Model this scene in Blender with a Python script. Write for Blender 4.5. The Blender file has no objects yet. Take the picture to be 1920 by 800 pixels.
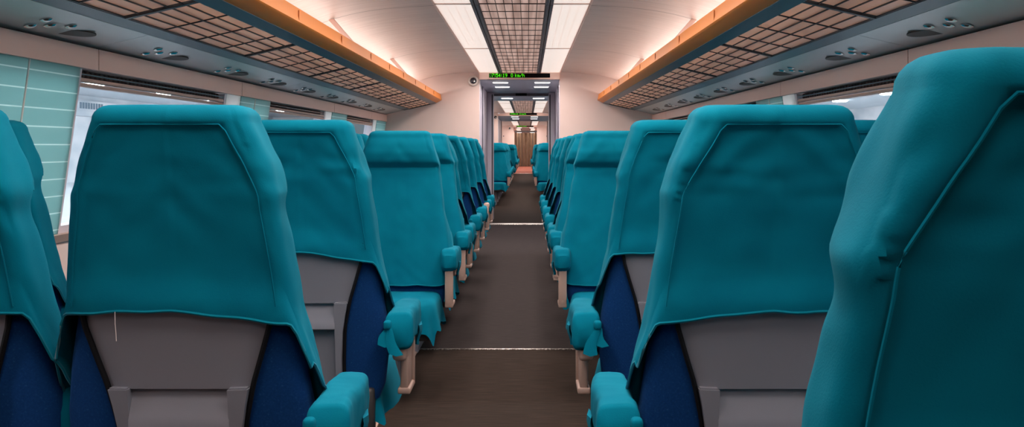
import bpy, bmesh, math, random
import numpy as np
from mathutils import Vector, Matrix, noise

random.seed(7)
PI = math.pi
C = bpy.context.scene.collection
XC = -0.10            # centre line of the carriage (the camera stands right of it)

# ------------------------------------------------------------------ helpers
def lin(c):
    return tuple((v/12.92 if v <= 0.04045 else ((v+0.055)/1.055)**2.4) for v in c)
def rgb(r, g, b):
    return lin((r/255., g/255., b/255.)) + (1.0,)

def mat(name, col, rough=0.6, metal=0.0, spec=0.5, sheen=0.0, emit=None, estr=0.0):
    m = bpy.data.materials.new(name); m.use_nodes = True
    b = m.node_tree.nodes['Principled BSDF']
    b.inputs['Base Color'].default_value = col
    b.inputs['Roughness'].default_value = rough
    b.inputs['Metallic'].default_value = metal
    b.inputs['Specular IOR Level'].default_value = spec
    if sheen:
        b.inputs['Sheen Weight'].default_value = sheen
        b.inputs['Sheen Roughness'].default_value = 0.45
    if emit:
        b.inputs['Emission Color'].default_value = emit
        b.inputs['Emission Strength'].default_value = estr
    return m

def nodes(m): return m.node_tree.nodes, m.node_tree.links, m.node_tree.nodes['Principled BSDF']

def noise_tex(m, scale, stretch=(1, 1, 1), detail=3.0, coord='Object'):
    n, l, b = nodes(m)
    tc = n.new('ShaderNodeTexCoord'); mp = n.new('ShaderNodeMapping')
    mp.inputs['Scale'].default_value = stretch
    t = n.new('ShaderNodeTexNoise'); t.inputs['Scale'].default_value = scale
    t.inputs['Detail'].default_value = detail
    l.new(tc.outputs[coord], mp.inputs['Vector']); l.new(mp.outputs['Vector'], t.inputs['Vector'])
    return t

def add_bump(m, tex, strength, dist=0.002):
    n, l, b = nodes(m)
    bp = n.new('ShaderNodeBump'); bp.inputs['Strength'].default_value = strength
    bp.inputs['Distance'].default_value = dist
    l.new(tex.outputs[0], bp.inputs['Height']); l.new(bp.outputs['Normal'], b.inputs['Normal'])

def add_ramp(m, tex, stops, socket='Base Color'):
    n, l, b = nodes(m)
    r = n.new('ShaderNodeValToRGB'); e = r.color_ramp.elements
    e[0].position, e[0].color = stops[0]; e[1].position, e[1].color = stops[-1]
    for p, c in stops[1:-1]:
        x = e.new(p); x.color = c
    l.new(tex.outputs[0], r.inputs['Fac']); l.new(r.outputs['Color'], b.inputs[socket])
    return r

def obj(name, bm, m, parent=None, smooth=True, loc=None):
    me = bpy.data.meshes.new(name)
    bm.normal_update(); bm.to_mesh(me); bm.free()
    me.materials.append(m)
    if smooth:
        me.shade_smooth()
        try: me.set_sharp_from_angle(angle=math.radians(40))
        except Exception: pass
    o = bpy.data.objects.new(name, me); C.objects.link(o)
    if parent: o.parent = parent
    if loc: o.location = loc
    return o

def tag(o, label, cat, group=None):
    o['label'] = label; o['category'] = cat
    if group: o['group'] = group
    return o

def struct(o):
    o['kind'] = 'structure'; return o

def empty(name, loc, rz=0.0):
    o = bpy.data.objects.new(name, None); C.objects.link(o)
    o.location = loc; o.rotation_euler = (0, 0, rz); o.empty_display_size = 0.05
    return o

def box(bm, x0, x1, y0, y1, z0, z1, bev=0.0, seg=2, rot=None):
    r = bmesh.ops.create_cube(bm, size=1.0)
    vs = r['verts']
    for v in vs:
        v.co = Vector((x0+(v.co.x+.5)*(x1-x0), y0+(v.co.y+.5)*(y1-y0), z0+(v.co.z+.5)*(z1-z0)))
    if rot:
        c = Vector(((x0+x1)/2, (y0+y1)/2, (z0+z1)/2))
        for v in vs: v.co = c + rot @ (v.co-c)
    if bev > 0:
        es = set()
        for v in vs: es.update(v.link_edges)
        bmesh.ops.bevel(bm, geom=list(es), offset=bev, segments=seg, profile=0.5, affect='EDGES')
    return bm

def bx(*a, **k): return box(bmesh.new(), *a, **k)

def prism(bm, prof, y0, y1, axis='y'):
    """closed profile of (x,z) points pushed along y"""
    a = [bm.verts.new((x, y0, z)) for x, z in prof]
    b = [bm.verts.new((x, y1, z)) for x, z in prof]
    n = len(prof)
    for i in range(n):
        j = (i+1) % n
        bm.faces.new((a[i], a[j], b[j], b[i]))
    bm.faces.new(a[::-1]); bm.faces.new(b)
    bmesh.ops.recalc_face_normals(bm, faces=bm.faces[:])
    return bm

def prism_yz(bm, prof, x0, x1):
    a = [bm.verts.new((x0, y, z)) for y, z in prof]
    b = [bm.verts.new((x1, y, z)) for y, z in prof]
    n = len(prof)
    for i in range(n):
        j = (i+1) % n
        bm.faces.new((a[i], a[j], b[j], b[i]))
    bm.faces.new(a[::-1]); bm.faces.new(b)
    bmesh.ops.recalc_face_normals(bm, faces=bm.faces[:])
    return bm

def tube(bm, pts, r, n=6, closed=False):
    pts = [Vector(p) for p in pts]; N = len(pts); rings = []
    for i, p in enumerate(pts):
        if closed: t = pts[(i+1) % N]-pts[i-1]
        else: t = pts[min(i+1, N-1)]-pts[max(i-1, 0)]
        t.normalize()
        up = Vector((0, 0, 1)) if abs(t.z) < 0.9 else Vector((1, 0, 0))
        s = t.cross(up).normalized(); u = s.cross(t)
        rings.append([bm.verts.new(p+(s*math.cos(a)+u*math.sin(a))*r) for a in [2*PI*k/n for k in range(n)]])
    for i in range(N if closed else N-1):
        A, B = rings[i], rings[(i+1) % N]
        for k in range(n):
            bm.faces.new((A[k], A[(k+1) % n], B[(k+1) % n], B[k]))
    if not closed:
        bm.faces.new(rings[0]); bm.faces.new(rings[-1][::-1])
    bmesh.ops.recalc_face_normals(bm, faces=bm.faces[:])
    return bm

def lathe(bm, prof, n=24, axis='z', origin=(0, 0, 0)):
    """prof: list of (r, h); turned about axis"""
    O = Vector(origin); rings = []
    for r, h in prof:
        ring = []
        for k in range(n):
            a = 2*PI*k/n
            if axis == 'z': p = Vector((r*math.cos(a), r*math.sin(a), h))
            else: p = Vector((r*math.cos(a), h, r*math.sin(a)))
            ring.append(bm.verts.new(O+p))
        rings.append(ring)
    for A, B in zip(rings, rings[1:]):
        for k in range(n):
            bm.faces.new((A[k], A[(k+1) % n], B[(k+1) % n], B[k]))
    bm.faces.new(rings[0]); bm.faces.new(rings[-1])
    bmesh.ops.recalc_face_normals(bm, faces=bm.faces[:])
    return bm

def sm(a, b, x):
    t = min(1.0, max(0.0, (x-a)/(b-a))); return t*t*(3-2*t)

def nz(x, y, z): return noise.noise(Vector((x, y, z)))

# ------------------------------------------------------------------ materials
M = {}
# teal cotton slip covers
M['cover'] = mat('teal_cloth', rgb(0, 110, 128), 0.9, spec=0.06, sheen=0.05)
t = noise_tex(M['cover'], 5.0, detail=5.0)
add_ramp(M['cover'], t, [(0.3, rgb(0, 98, 121)), (0.7, rgb(1, 110, 132))])
n_, l_, b_ = nodes(M['cover'])
b_.inputs['Sheen Tint'].default_value = rgb(110, 190, 195)
t2 = noise_tex(M['cover'], 420.0, detail=2.0); add_bump(M['cover'], t2, 0.25, 0.001)
M['cover_hem'] = mat('teal_hem', rgb(0, 110, 130), 0.9, spec=0.08, sheen=0.12)
# dark blue velour with pale flecks
M['velour'] = mat('navy_velour', rgb(8, 42, 86), 0.9, spec=0.15, sheen=0.35)
t = noise_tex(M['velour'], 240.0, (1, 1, 1), 2.0)
add_ramp(M['velour'], t, [(0.0, rgb(6, 44, 92)), (0.62, rgb(11, 57, 112)), (0.72, rgb(24, 68, 118)), (0.82, rgb(50, 95, 140))])
nodes(M['velour'])[2].inputs['Sheen Tint'].default_value = rgb(60, 110, 170)
M['grey'] = mat('grey_shell', rgb(124, 124, 134), 0.55, spec=0.35)
t = noise_tex(M['grey'], 600.0, detail=1.0); add_bump(M['grey'], t, 0.15, 0.0006)
M['grey_dark'] = mat('dark_grey_metal', rgb(70, 66, 66), 0.5, metal=0.3)
M['beige'] = mat('beige_plastic', rgb(176, 146, 134), 0.5, spec=0.35)
M['black'] = mat('black_rubber', rgb(14, 14, 18), 0.7, spec=0.2)
# setting
M['wall'] = mat('pinkish_wall', rgb(206, 182, 174), 0.55, spec=0.35)
t = noise_tex(M['wall'], 2.0, detail=4.0)
add_ramp(M['wall'], t, [(0.3, rgb(226, 202, 194)), (0.7, rgb(234, 211, 204))])
M['beam'] = mat('pink_beam', rgb(240, 206, 194), 0.5, spec=0.35)
M['ceil'] = mat('ceiling_sheet', rgb(214, 190, 182), 0.42, spec=0.5)
# ceiling: brushed streaks across plus thin dark joints every 2.85 m
n, l, b = nodes(M['ceil'])
g = n.new('ShaderNodeNewGeometry'); sx = n.new('ShaderNodeSeparateXYZ'); l.new(g.outputs['Position'], sx.inputs['Vector'])
a1 = n.new('ShaderNodeMath'); a1.operation = 'SUBTRACT'; a1.inputs[1].default_value = 0.70; l.new(sx.outputs['Y'], a1.inputs[0])
a2 = n.new('ShaderNodeMath'); a2.operation = 'FLOORED_MODULO'; a2.inputs[1].default_value = 2.85; l.new(a1.outputs[0], a2.inputs[0])
a3 = n.new('ShaderNodeMath'); a3.operation = 'LESS_THAN'; a3.inputs[1].default_value = 0.012; l.new(a2.outputs[0], a3.inputs[0])
nt = noise_tex(M['ceil'], 3.0, (1.0, 9.0, 1.0), 4.0)
r = n.new('ShaderNodeValToRGB'); r.color_ramp.elements[0].position = .3; r.color_ramp.elements[0].color = rgb(204, 178, 170)
r.color_ramp.elements[1].position = .7; r.color_ramp.elements[1].color = rgb(220, 197, 189); l.new(nt.outputs[0], r.inputs['Fac'])
mx = n.new('ShaderNodeMix'); mx.data_type = 'RGBA'; l.new(a3.outputs[0], mx.inputs['Factor']); l.new(r.outputs['Color'], mx.inputs[6])
mx.inputs[7].default_value = rgb(120, 88, 80); l.new(mx.outputs[2], b.inputs['Base Color'])
# floor: brown grey carpet with fine cross grain
M['floor'] = mat('brown_grey_floor', rgb(96, 84, 80), 0.9, spec=0.06)
t = noise_tex(M['floor'], 6.0, (1.2, 26.0, 1.0), 6.0)
add_ramp(M['floor'], t, [(0.30, rgb(37, 29, 24)), (0.5, rgb(46, 36, 31)), (0.72, rgb(58, 46, 40))])
t2 = noise_tex(M['floor'], 40.0, (1.0, 8.0, 1.0), 4.0); add_bump(M['floor'], t2, 0.35, 0.002)
M['floor_grey'] = mat('grey_carpet', rgb(92, 86, 86), 0.9, spec=0.05)
t = noise_tex(M['floor_grey'], 8.0, (1.5, 18.0, 1.0), 6.0)
add_ramp(M['floor_grey'], t, [(0.30, rgb(46, 40, 40)), (0.7, rgb(59, 52, 51))])
M['red'] = mat('red_carpet', rgb(140, 84, 70), 0.9, spec=0.1)
M['strip'] = mat('metal_strip', rgb(190, 178, 170), 0.35, metal=0.8)
t = noise_tex(M['strip'], 90.0, detail=1.0); add_ramp(M['strip'], t, [(0.45, rgb(110, 98, 92)), (0.6, rgb(220, 208, 200))])
M['steel'] = mat('brushed_steel', rgb(178, 180, 180), 0.36, metal=0.7)
t = noise_tex(M['steel'], 4.0, (2, 40, 2), 4.0); add_bump(M['steel'], t, 0.06, 0.002)
M['lip'] = mat('blue_grey_lip', rgb(62, 84, 96), 0.4, metal=0.3)
M['orange'] = mat('orange_rail', rgb(216, 122, 10), 0.5, spec=0.5)
M['orange_dark'] = mat('rail_mark', rgb(170, 88, 24), 0.6)
M['chrome'] = mat('chrome', rgb(215, 215, 215), 0.2, metal=1.0)
M['lens'] = mat('dark_lens', rgb(40, 38, 50), 0.2, spec=0.7)
M['oval'] = mat('brown_grille', rgb(92, 82, 78), 0.6, metal=0.2)
M['jamb'] = mat('grey_jamb', rgb(206, 198, 206), 0.45, metal=0.1)
M['jamb_dark'] = mat('dark_jamb', rgb(100, 96, 104), 0.5, metal=0.1)
M['soffit'] = mat('blue_grey_soffit', rgb(168, 172, 184), 0.4, metal=0.2)
M['white'] = mat('white_plastic', rgb(225, 214, 208), 0.4)
M['wire'] = mat('grille_wire', rgb(58, 42, 38), 0.5, metal=0.2)
M['rackwire'] = mat('rack_wire', rgb(58, 60, 64), 0.45, metal=0.4)
M['blind'] = mat('brown_blind', rgb(74, 56, 56), 0.7)
M['sill'] = mat('pink_sill', rgb(200, 172, 160), 0.5)
M['led_black'] = mat('led_board', rgb(10, 8, 11), 0.7, spec=0.1)
M['led'] = mat('led_green', rgb(70, 255, 20), 0.5, emit=rgb(90, 255, 10), estr=0.85)
M['led_dim'] = mat('led_green_dim', rgb(40, 160, 20), 0.5, emit=rgb(60, 200, 10), estr=0.25)
M['curtain'] = mat('brown_curtain', rgb(128, 92, 66), 0.85, sheen=0.2)
t = noise_tex(M['curtain'], 10.0, (4, 4, .4), 4.0)
add_ramp(M['curtain'], t, [(0.3, rgb(80, 60, 44)), (0.7, rgb(126, 100, 76))])

def mat_emit(name, col, strength):
    m = bpy.data.materials.new(name); m.use_nodes = True
    n = m.node_tree.nodes; l = m.node_tree.links; n.clear()
    e = n.new('ShaderNodeEmission'); o = n.new('ShaderNodeOutputMaterial')
    e.inputs['Color'].default_value = col; e.inputs['Strength'].default_value = strength
    l.new(e.outputs[0], o.inputs['Surface']); return m

E_PANEL, E_GRILLE, E_COVE, E_SLOT, E_STATION = 0.77, 0.58, 13.5, 6.0, 110.0
M['slot'] = mat_emit('slot_lamp', rgb(255, 246, 240), E_SLOT)
M['cove'] = mat_emit('cove_lamp', (1.0, 0.91, 0.84, 1), E_COVE)
M['station_lamp'] = mat_emit('station_lamp', (0.95, 0.98, 1.0, 1), E_STATION)

# diffuser panels: translucent sheet over tubes, faint cross ribs
def grid_emit(name, base, line, strength, sx_, sy_, wx, wy):
    m = mat(name, base, 0.4); n, l, b = nodes(m)
    g = n.new('ShaderNodeTexCoord'); s = n.new('ShaderNodeSeparateXYZ'); l.new(g.outputs['Object'], s.inputs['Vector'])
    outs = []
    for ax, per, w in (('X', sx_, wx), ('Y', sy_, wy)):
        a = n.new('ShaderNodeMath'); a.operation = 'FLOORED_MODULO'; a.inputs[1].default_value = per; l.new(s.outputs[ax], a.inputs[0])
        c = n.new('ShaderNodeMath'); c.operation = 'LESS_THAN'; c.inputs[1].default_value = w; l.new(a.outputs[0], c.inputs[0]); outs.append(c)
    mxm = n.new('ShaderNodeMath'); mxm.operation = 'MAXIMUM'; l.new(outs[0].outputs[0], mxm.inputs[0]); l.new(outs[1].outputs[0], mxm.inputs[1])
    mx = n.new('ShaderNodeMix'); mx.data_type = 'RGBA'; l.new(mxm.outputs[0], mx.inputs['Factor'])
    mx.inputs[6].default_value = base; mx.inputs[7].default_value = line
    l.new(mx.outputs[2], b.inputs['Emission Color']); b.inputs['Emission Strength'].default_value = strength
    b.inputs['Base Color'].default_value = (0.5, 0.45, 0.42, 1)
    return m
M['diffuser'] = grid_emit('light_diffuser', rgb(255, 238, 228), rgb(244, 214, 200), E_PANEL, 0.058, 0.35, 0.006, 0.008)
# centre louvre: weak glow put into the sheet, stripes painted in the glow colour
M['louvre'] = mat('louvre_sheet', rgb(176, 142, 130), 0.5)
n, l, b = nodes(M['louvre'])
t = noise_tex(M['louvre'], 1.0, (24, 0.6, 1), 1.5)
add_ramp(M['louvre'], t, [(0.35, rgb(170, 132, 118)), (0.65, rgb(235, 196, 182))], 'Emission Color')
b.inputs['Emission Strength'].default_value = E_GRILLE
# rack underside: brown translucent ribbed sheet
m = mat('rack_sheet', rgb(200, 168, 148), 0.35, spec=0.5); M['rack_sheet'] = m
n, l, b = nodes(m)
t = noise_tex(m, 10.0, (3, 60, 3), 3.0)
r = add_ramp(m, t, [(0.35, rgb(214, 192, 176)), (0.7, rgb(238, 220, 206))]); add_bump(m, t, 0.15, 0.002)
tr = n.new('ShaderNodeBsdfTranslucent'); tr.inputs['Color'].default_value = rgb(228, 204, 186)
ms = n.new('ShaderNodeMixShader'); ms.inputs[0].default_value = 0.42
l.new(b.outputs[0], ms.inputs[1]); l.new(tr.outputs[0], ms.inputs[2]); l.new(ms.outputs[0], n['Material Output'].inputs['Surface'])
# frosted glass pillar panels with pale cross lines
m = mat('frosted_glass', rgb(150, 190, 192), 0.30, spec=0.6); M['frost'] = m
n, l, b = nodes(m)
tc = n.new('ShaderNodeTexCoord'); s = n.new('ShaderNodeSeparateXYZ'); l.new(tc.outputs['Object'], s.inputs['Vector'])
a = n.new('ShaderNodeMath'); a.operation = 'FLOORED_MODULO'; a.inputs[1].default_value = 0.068; l.new(s.outputs['Z'], a.inputs[0])
c = n.new('ShaderNodeMath'); c.operation = 'LESS_THAN'; c.inputs[1].default_value = 0.005; l.new(a.outputs[0], c.inputs[0])
mx = n.new('ShaderNodeMix'); mx.data_type = 'RGBA'; l.new(c.outputs[0], mx.inputs['Factor'])
mx.inputs[6].default_value = rgb(156, 190, 190); mx.inputs[7].default_value = rgb(228, 240, 238)
l.new(mx.outputs[2], b.inputs['Base Color'])
tr = n.new('ShaderNodeBsdfTranslucent'); l.new(mx.outputs[2], tr.inputs['Color'])
ms = n.new('ShaderNodeMixShader'); ms.inputs[0].default_value = 0.75
l.new(b.outputs[0], ms.inputs[1]); l.new(tr.outputs[0], ms.inputs[2]); l.new(ms.outputs[0], n['Material Output'].inputs['Surface'])
# pale translucent strips beside the frosted panels
m = mat('white_glass', rgb(226, 228, 228), 0.35); M['white_glass'] = m
n, l, b = nodes(m)
tr = n.new('ShaderNodeBsdfTranslucent'); tr.inputs['Color'].default_value = rgb(236, 240, 240)
ms = n.new('ShaderNodeMixShader'); ms.inputs[0].default_value = 0.6
l.new(b.outputs[0], ms.inputs[1]); l.new(tr.outputs[0], ms.inputs[2]); l.new(ms.outputs[0], n['Material Output'].inputs['Surface'])
# window glass
m = bpy.data.materials.new('window_glass'); m.use_nodes = True; M['glass'] = m
n = m.node_tree.nodes; l = m.node_tree.links; n.clear()
o_ = n.new('ShaderNodeOutputMaterial'); tp = n.new('ShaderNodeBsdfTransparent'); gl = n.new('ShaderNodeBsdfGlossy')
tp.inputs['Color'].default_value = (0.86, 0.92, 0.94, 1); gl.inputs['Roughness'].default_value = 0.03
ms = n.new('ShaderNodeMixShader'); ms.inputs[0].default_value = 0.05; l.new(tp.outputs[0], ms.inputs[1]); l.new(gl.outputs[0], ms.inputs[2])
l.new(ms.outputs[0], o_.inputs['Surface'])
# station hall
M['st_wall'] = mat('station_wall', rgb(206, 212, 222), 0.6)
t = noise_tex(M['st_wall'], 0.35, (1, 1, 2.5), 2.0)
add_ramp(M['st_wall'], t, [(0.35, rgb(172, 178, 188)), (0.65, rgb(226, 222, 224))])
M['st_ceil'] = mat('station_ceiling', rgb(196, 200, 206), 0.5)
M['st_floor'] = mat('station_floor', rgb(190, 190, 194), 0.4)
M['st_sign'] = mat('station_sign', rgb(96, 112, 128), 0.5)

# ------------------------------------------------------------------ seat shape
ZT = 1.200    # where the rounded top begins
_w = [(.36, .226), (.40, .242), (.5, .254), (.62, .251), (.72, .237), (.83, .213), (.93, .202), (1.03, .187), (1.045, .186),
      (1.06, .186), (1.125, .167), (1.17, .150), (1.20, .137)]
_d = [(.36, .10), (.42, .125), (.6, .13), (.8, .12), (1.0, .102), (1.045, .104), (1.075, .130), (1.12, .142), (1.17, .136), (1.20, .125)]
def W(z): return float(np.interp(z, [a for a, b in _w], [b for a, b in _w]))
def D(z): return float(np.interp(z, [a for a, b in _d], [b for a, b in _d]))
def YR(z): return 0.154*(.83-z)

def ring(z, off, n, e=2/4.6):
    w = W(z)+off; y0 = YR(z)-off; y1 = YR(z)+D(z)+off
    th = np.linspace(0, 2*PI, 1441)
    cx = np.cos(th); sy = np.sin(th)
    x = w*np.sign(cx)*np.abs(cx)**e; y = (y0+y1)/2+(y1-y0)/2*np.sign(sy)*np.abs(sy)**e
    # start in the middle of the rear face and go round evenly
    k0 = 1080
    x = np.concatenate([x[k0:-1], x[:k0+1]]); y = np.concatenate([y[k0:-1], y[:k0+1]])
    s = np.concatenate([[0], np.cumsum(np.hypot(np.diff(x), np.diff(y)))])
    # denser on the rear half
    u = np.linspace(0, 1, n+1)[:-1]
    q = u*s[-1]
    return np.stack([np.interp(q, s, x), np.interp(q, s, y)], 1)

def ring_normals(R):
    T = np.roll(R, -1, 0)-np.roll(R, 1, 0)
    N = np.stack([T[:, 1], -T[:, 0]], 1)
    return N/np.maximum(1e-9, np.linalg.norm(N, axis=1))[:, None]

def loft_back(off, n, zlist, capz=0.03):
    """the plain upholstered back (no cover)"""
    bm = bmesh.new(); rings = []
    for z in zlist:
        R = ring(z, off, n); rings.append([bm.verts.new((p[0], p[1], z)) for p in R])
    R = ring(ZT, off, n); cx, cy = 0.0, YR(ZT)+D(ZT)/2
    for f in (30, 60, 85):
        a = math.radians(f); ins = capz*(1-math.cos(a))
        hx, hy = W(ZT)+off, D(ZT)/2+off
        rings.append([bm.verts.new((p[0]*(hx-ins)/hx, cy+(p[1]-cy)*(hy-ins)/hy, ZT+capz*math.sin(a))) for p in R])
    for A, B in zip(rings, rings[1:]):
        for k in range(n): bm.faces.new((A[k], A[(k+1) % n], B[(k+1) % n], B[k]))
    bm.faces.new(rings[0][::-1]); bm.faces.new(rings[-1])
    return bm

def seam_off(z, amp):
    return (0.010 if amp < .028 else .003) + amp*sm(1.035, 1.19, z)

def cover_mesh(seed, ampL=0.012, ampR=0.012, nth=132, nv=66, sag=(0.0, 0.0), wr=1.7, bump=.5):
    """loose slip cover: returns cover, piping and hem bmeshes"""
    off = 0.016
    zs = np.linspace(.36, ZT, 140)
    RR = np.array([ring(z, off, nth) for z in zs]); NN = np.array([ring_normals(R) for R in RR])
    def at(i, z):
        f = (z-zs[0])/(zs[1]-zs[0]); k = int(min(max(math.floor(f), 0), len(zs)-2)); t = f-k
        return RR[k, i]*(1-t)+RR[k+1, i]*t, NN[k, i]*(1-t)+NN[k+1, i]*t
    R0 = RR[70]; cy0 = (R0[:, 1].min()+R0[:, 1].max())/2; hy0 = (R0[:, 1].max()-R0[:, 1].min())/2; hx0 = R0[:, 0].max()
    hem = []
    for i in range(nth):
        s = (R0[i, 1]-cy0)/hy0; xx = R0[i, 0]/hx0
        side = sag[1] if xx > 0 else sag[0]
        if s < -0.5:
            z = .832 - .012*abs(xx)**2 - side*.03*max(0, abs(xx)) - .10*sm(-.80, -.52, s)
        elif s < 0.6:
            z = .72 - .06*sm(-.5, .0, s) - .16*sm(.0, .6, s)
        else: z = .50-.025*sm(.6, .95, s)
        hem.append(z+.006*nz(xx*3+seed, s*2, seed*1.7))
    def disp(x, y, z, nx, ny):
        d = 0.0
        amp = ampR if x > 0 else ampL
        # soft wrinkles
        d += wr*.0030*nz(x*7+seed*3.1, y*7, z*5+seed)
        d += wr*.0016*nz(x*19+seed*5.3, y*19, z*13)
        # tension folds fanning out from the shoulders and hem
        q = nz((abs(x)*.7+z*.7)*26+seed, (abs(x)-z)*4, seed*2.3)
        d += wr*.0022*q*(sm(.95, 1.1, z)+sm(.62, .5, z)+.3)
        if ny < -.6:
            inside = min(W(z)-seam_off(z, amp)-abs(x), 1.196-z)
            d -= (.017 if wr > 1.8 else min(.011, .006+amp*.10))*sm(-.002, .012+amp*.2, inside)*sm(.84, .93, z)
            band = math.exp(-((inside+amp*.45)/max(.012, amp*.5))**2)
            d += amp*.16*band*sm(1.03, 1.10, z)
            # shallow puckers below the top seam and the slightly sunk middle
            d += wr*.0028*nz(x*9+seed, z*30, seed)*math.exp(-((z-1.10)/.05)**2)
            d -= .003*sm(.22, 0, abs(x))*sm(.83, .95, z)*sm(1.19, 1.1, z)
        elif ny > .5:
            d -= .012*math.exp(-((z-1.052)/.012)**2)
            d += wr*.006*nz(x*8+seed, z*3+x*4, seed+4)*sm(.95, .6, z)
        if abs(nx) > .5:
            d += bump*(.004*math.exp(-((z-1.056)/.02)**2) - .003*math.exp(-((z-1.012)/.02)**2))
            d += wr*.005*nz(y*10, z*12+seed, x*3)*sm(.9, 1.05, z)
        # cloth stands off the body towards its free edge
        return d
    bm = bmesh.new(); rows = []
    for j in range(nv+1):
        v = j/nv; row = []
        for i in range(nth):
            z = ZT-(ZT-hem[i])*v
            p, nn = at(i, z)
            d = disp(p[0], p[1], z, nn[0], nn[1]) + .008*sm(.80, 1.0, v)
            row.append(bm.verts.new((p[0]+nn[0]*d, p[1]+nn[1]*d, z)))
        rows.append(row)
    # rounded top
    base = [v.co.copy() for v in rows[0]]; cy = YR(ZT)+D(ZT)/2
    caps = []; hx, hy = W(ZT)+off, D(ZT)/2+off; capz = .030
    for f in (84, 68, 50, 32, 16):
        a = math.radians(f); ins = capz*(1-math.cos(a))
        cap = []
        for c in base:
            zz = ZT+capz*math.sin(a)+.002*nz(c.x*10, c.y*10, seed)
            cap.append(bm.verts.new((c.x*(hx-ins)/hx, cy+(c.y-cy)*(hy-ins)/hy, zz)))
        caps.append(cap)
    inner = []
    for f in (.66, .33):
        inner.append([bm.verts.new((v.co.x*f if False else v.co.x*(1-(1-f)*.08), cy+(v.co.y-cy)*f, ZT+capz+.001)) for v in caps[0]])
    seq = [inner[1], inner[0]]+caps+rows
    for A, B in zip(seq, seq[1:]):
        for k in range(nth): bm.faces.new((A[k], A[(k+1) % nth], B[(k+1) % nth], B[k]))
    bm.faces.new(seq[0][::-1])
    bmesh.ops.recalc_face_normals(bm, faces=bm.faces[:])
    hb = tube(bmesh.new(), [v.co.copy() for v in rows[-1]], .0032, 5, closed=True)
    # piping round the sunken rear panel
    pts = []
    def pz(x, z):
        return Vector((x, YR(z)-off+.0015-disp(x, YR(z)-off, z, 0, -.5), z))
    zl = list(np.linspace(.84, 1.180, 28))
    for z in zl: pts.append(pz(-(W(z)-seam_off(z, ampL)-.003), z))
    xl = -(W(1.19)-seam_off(1.19, ampL)-.010); xr = W(1.19)-seam_off(1.19, ampR)-.010
    for k in range(13):
        pts.append(pz(xl+(xr-xl)*k/12, 1.192))
    for z in zl[::-1]: pts.append(pz(W(z)-seam_off(z, ampR)-.003, z))
    pb = tube(bmesh.new(), pts, .0018, 5)
    return bm, pb, hb

HW = [(.36, .116), (.5, .118), (.6, .124), (.68, .141), (.74, .160), (.80, .178), (.87, .188)]
def hw(z): return float(np.interp(z, [a for a, b in HW], [b for a, b in HW]))

def shell_mesh():
    bm = bmesh.new(); nx, nz_ = 14, 16
    F = []; B = []
    for j in range(nz_+1):
        z = .672+(.860-.672)*j/nz_; h = hw(z); fr, br = [], []
        for i in range(nx+1):
            s = -1+2*i/nx; x = h*s
            y = YR(z)-.008+.010*sm(.80, 1.0, abs(s))
            fr.append(bm.verts.new((x, y, z))); br.append(bm.verts.new((x, YR(z)+.012, z)))
        F.append(fr); B.append(br)
    for j in range(nz_):
        for i in range(nx):
            bm.faces.new((F[j][i], F[j][i+1], F[j+1][i+1], F[j+1][i]))
            bm.faces.new((B[j][i+1], B[j][i], B[j+1][i], B[j+1][i+1]))
        bm.faces.new((F[j][0], F[j+1][0], B[j+1][0], B[j][0])); bm.faces.new((F[j][nx], B[j][nx], B[j+1][nx], F[j+1][nx]))
    for i in range(nx):
        bm.faces.new((F[0][i+1], F[0][i], B[0][i], B[0][i+1])); bm.faces.new((F[nz_][i], F[nz_][i+1], B[nz_][i+1], B[nz_][i]))
    bmesh.ops.recalc_face_normals(bm, faces=bm.faces[:])
    return bm

def rail_mesh(s):
    """raised side rail of the lower shell with the bright square head"""
    bm = bmesh.new(); L = []
    for z in (.36, .42, .5, .58, .64, .676):
        xi, xo = .098, hw(z)-.002
        yo = YR(z)-.024 if z > .4 else YR(z)-.012
        L.append([bm.verts.new((s*xi, yo, z)), bm.verts.new((s*xo, yo+.004, z)), bm.verts.new((s*xo, YR(z)+.012, z)), bm.verts.new((s*xi, YR(z)+.012, z))])
    for A, B in zip(L, L[1:]):
        for k in range(4): bm.faces.new((A[k], A[(k+1) % 4], B[(k+1) % 4], B[k]))
    bm.faces.new(L[0]); bm.faces.new(L[-1])
    bmesh.ops.recalc_face_normals(bm, faces=bm.faces[:])
    es = [e for e in bm.edges if e.calc_length() > 0.004]
    bmesh.ops.bevel(bm, geom=[e for e in bm.edges if abs(e.verts[0].co.z-.676) < 1e-4 and abs(e.verts[1].co.z-.676) < 1e-4], offset=.003, segments=2, affect='EDGES')
    return bm

def ledge_mesh():
    y = YR(.64)
    prof = [(y+.012, .676), (y-.001, .676), (y-.001, .660), (y-.020, .618), (y-.020, .594), (y-.012, .590), (y+.012, .590)]
    bm = prism_yz(bmesh.new(), prof, -.099, .099); return bm

def pocket_mesh():
    bm = bmesh.new()
    z0, z1 = .37, .592
    prof = [(YR(z0)-.004, z0), (YR(z1)+.000, z1), (YR(z1)+.012, z1), (YR(z0)+.012, z0)]
    prism_yz(bm, prof, -.099, .099)
    box(bm, -.099, .099, YR(.39)-.016, YR(.39), .365, .402, .004)
    return bm

def trim_mesh():
    bm = bmesh.new()
    for s in (-1, 1):
        pts = [(s*(hw(z)+.003), YR(z)-.003, z) for z in np.linspace(.37, .86, 24)]
        tube(bm, pts, .0055, 6)
    return bm

def cushion_mesh():
    bm = bmesh.new(); box(bm, -.200, .200, .11, .505, .315, .428, .035, 4); return bm

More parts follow.
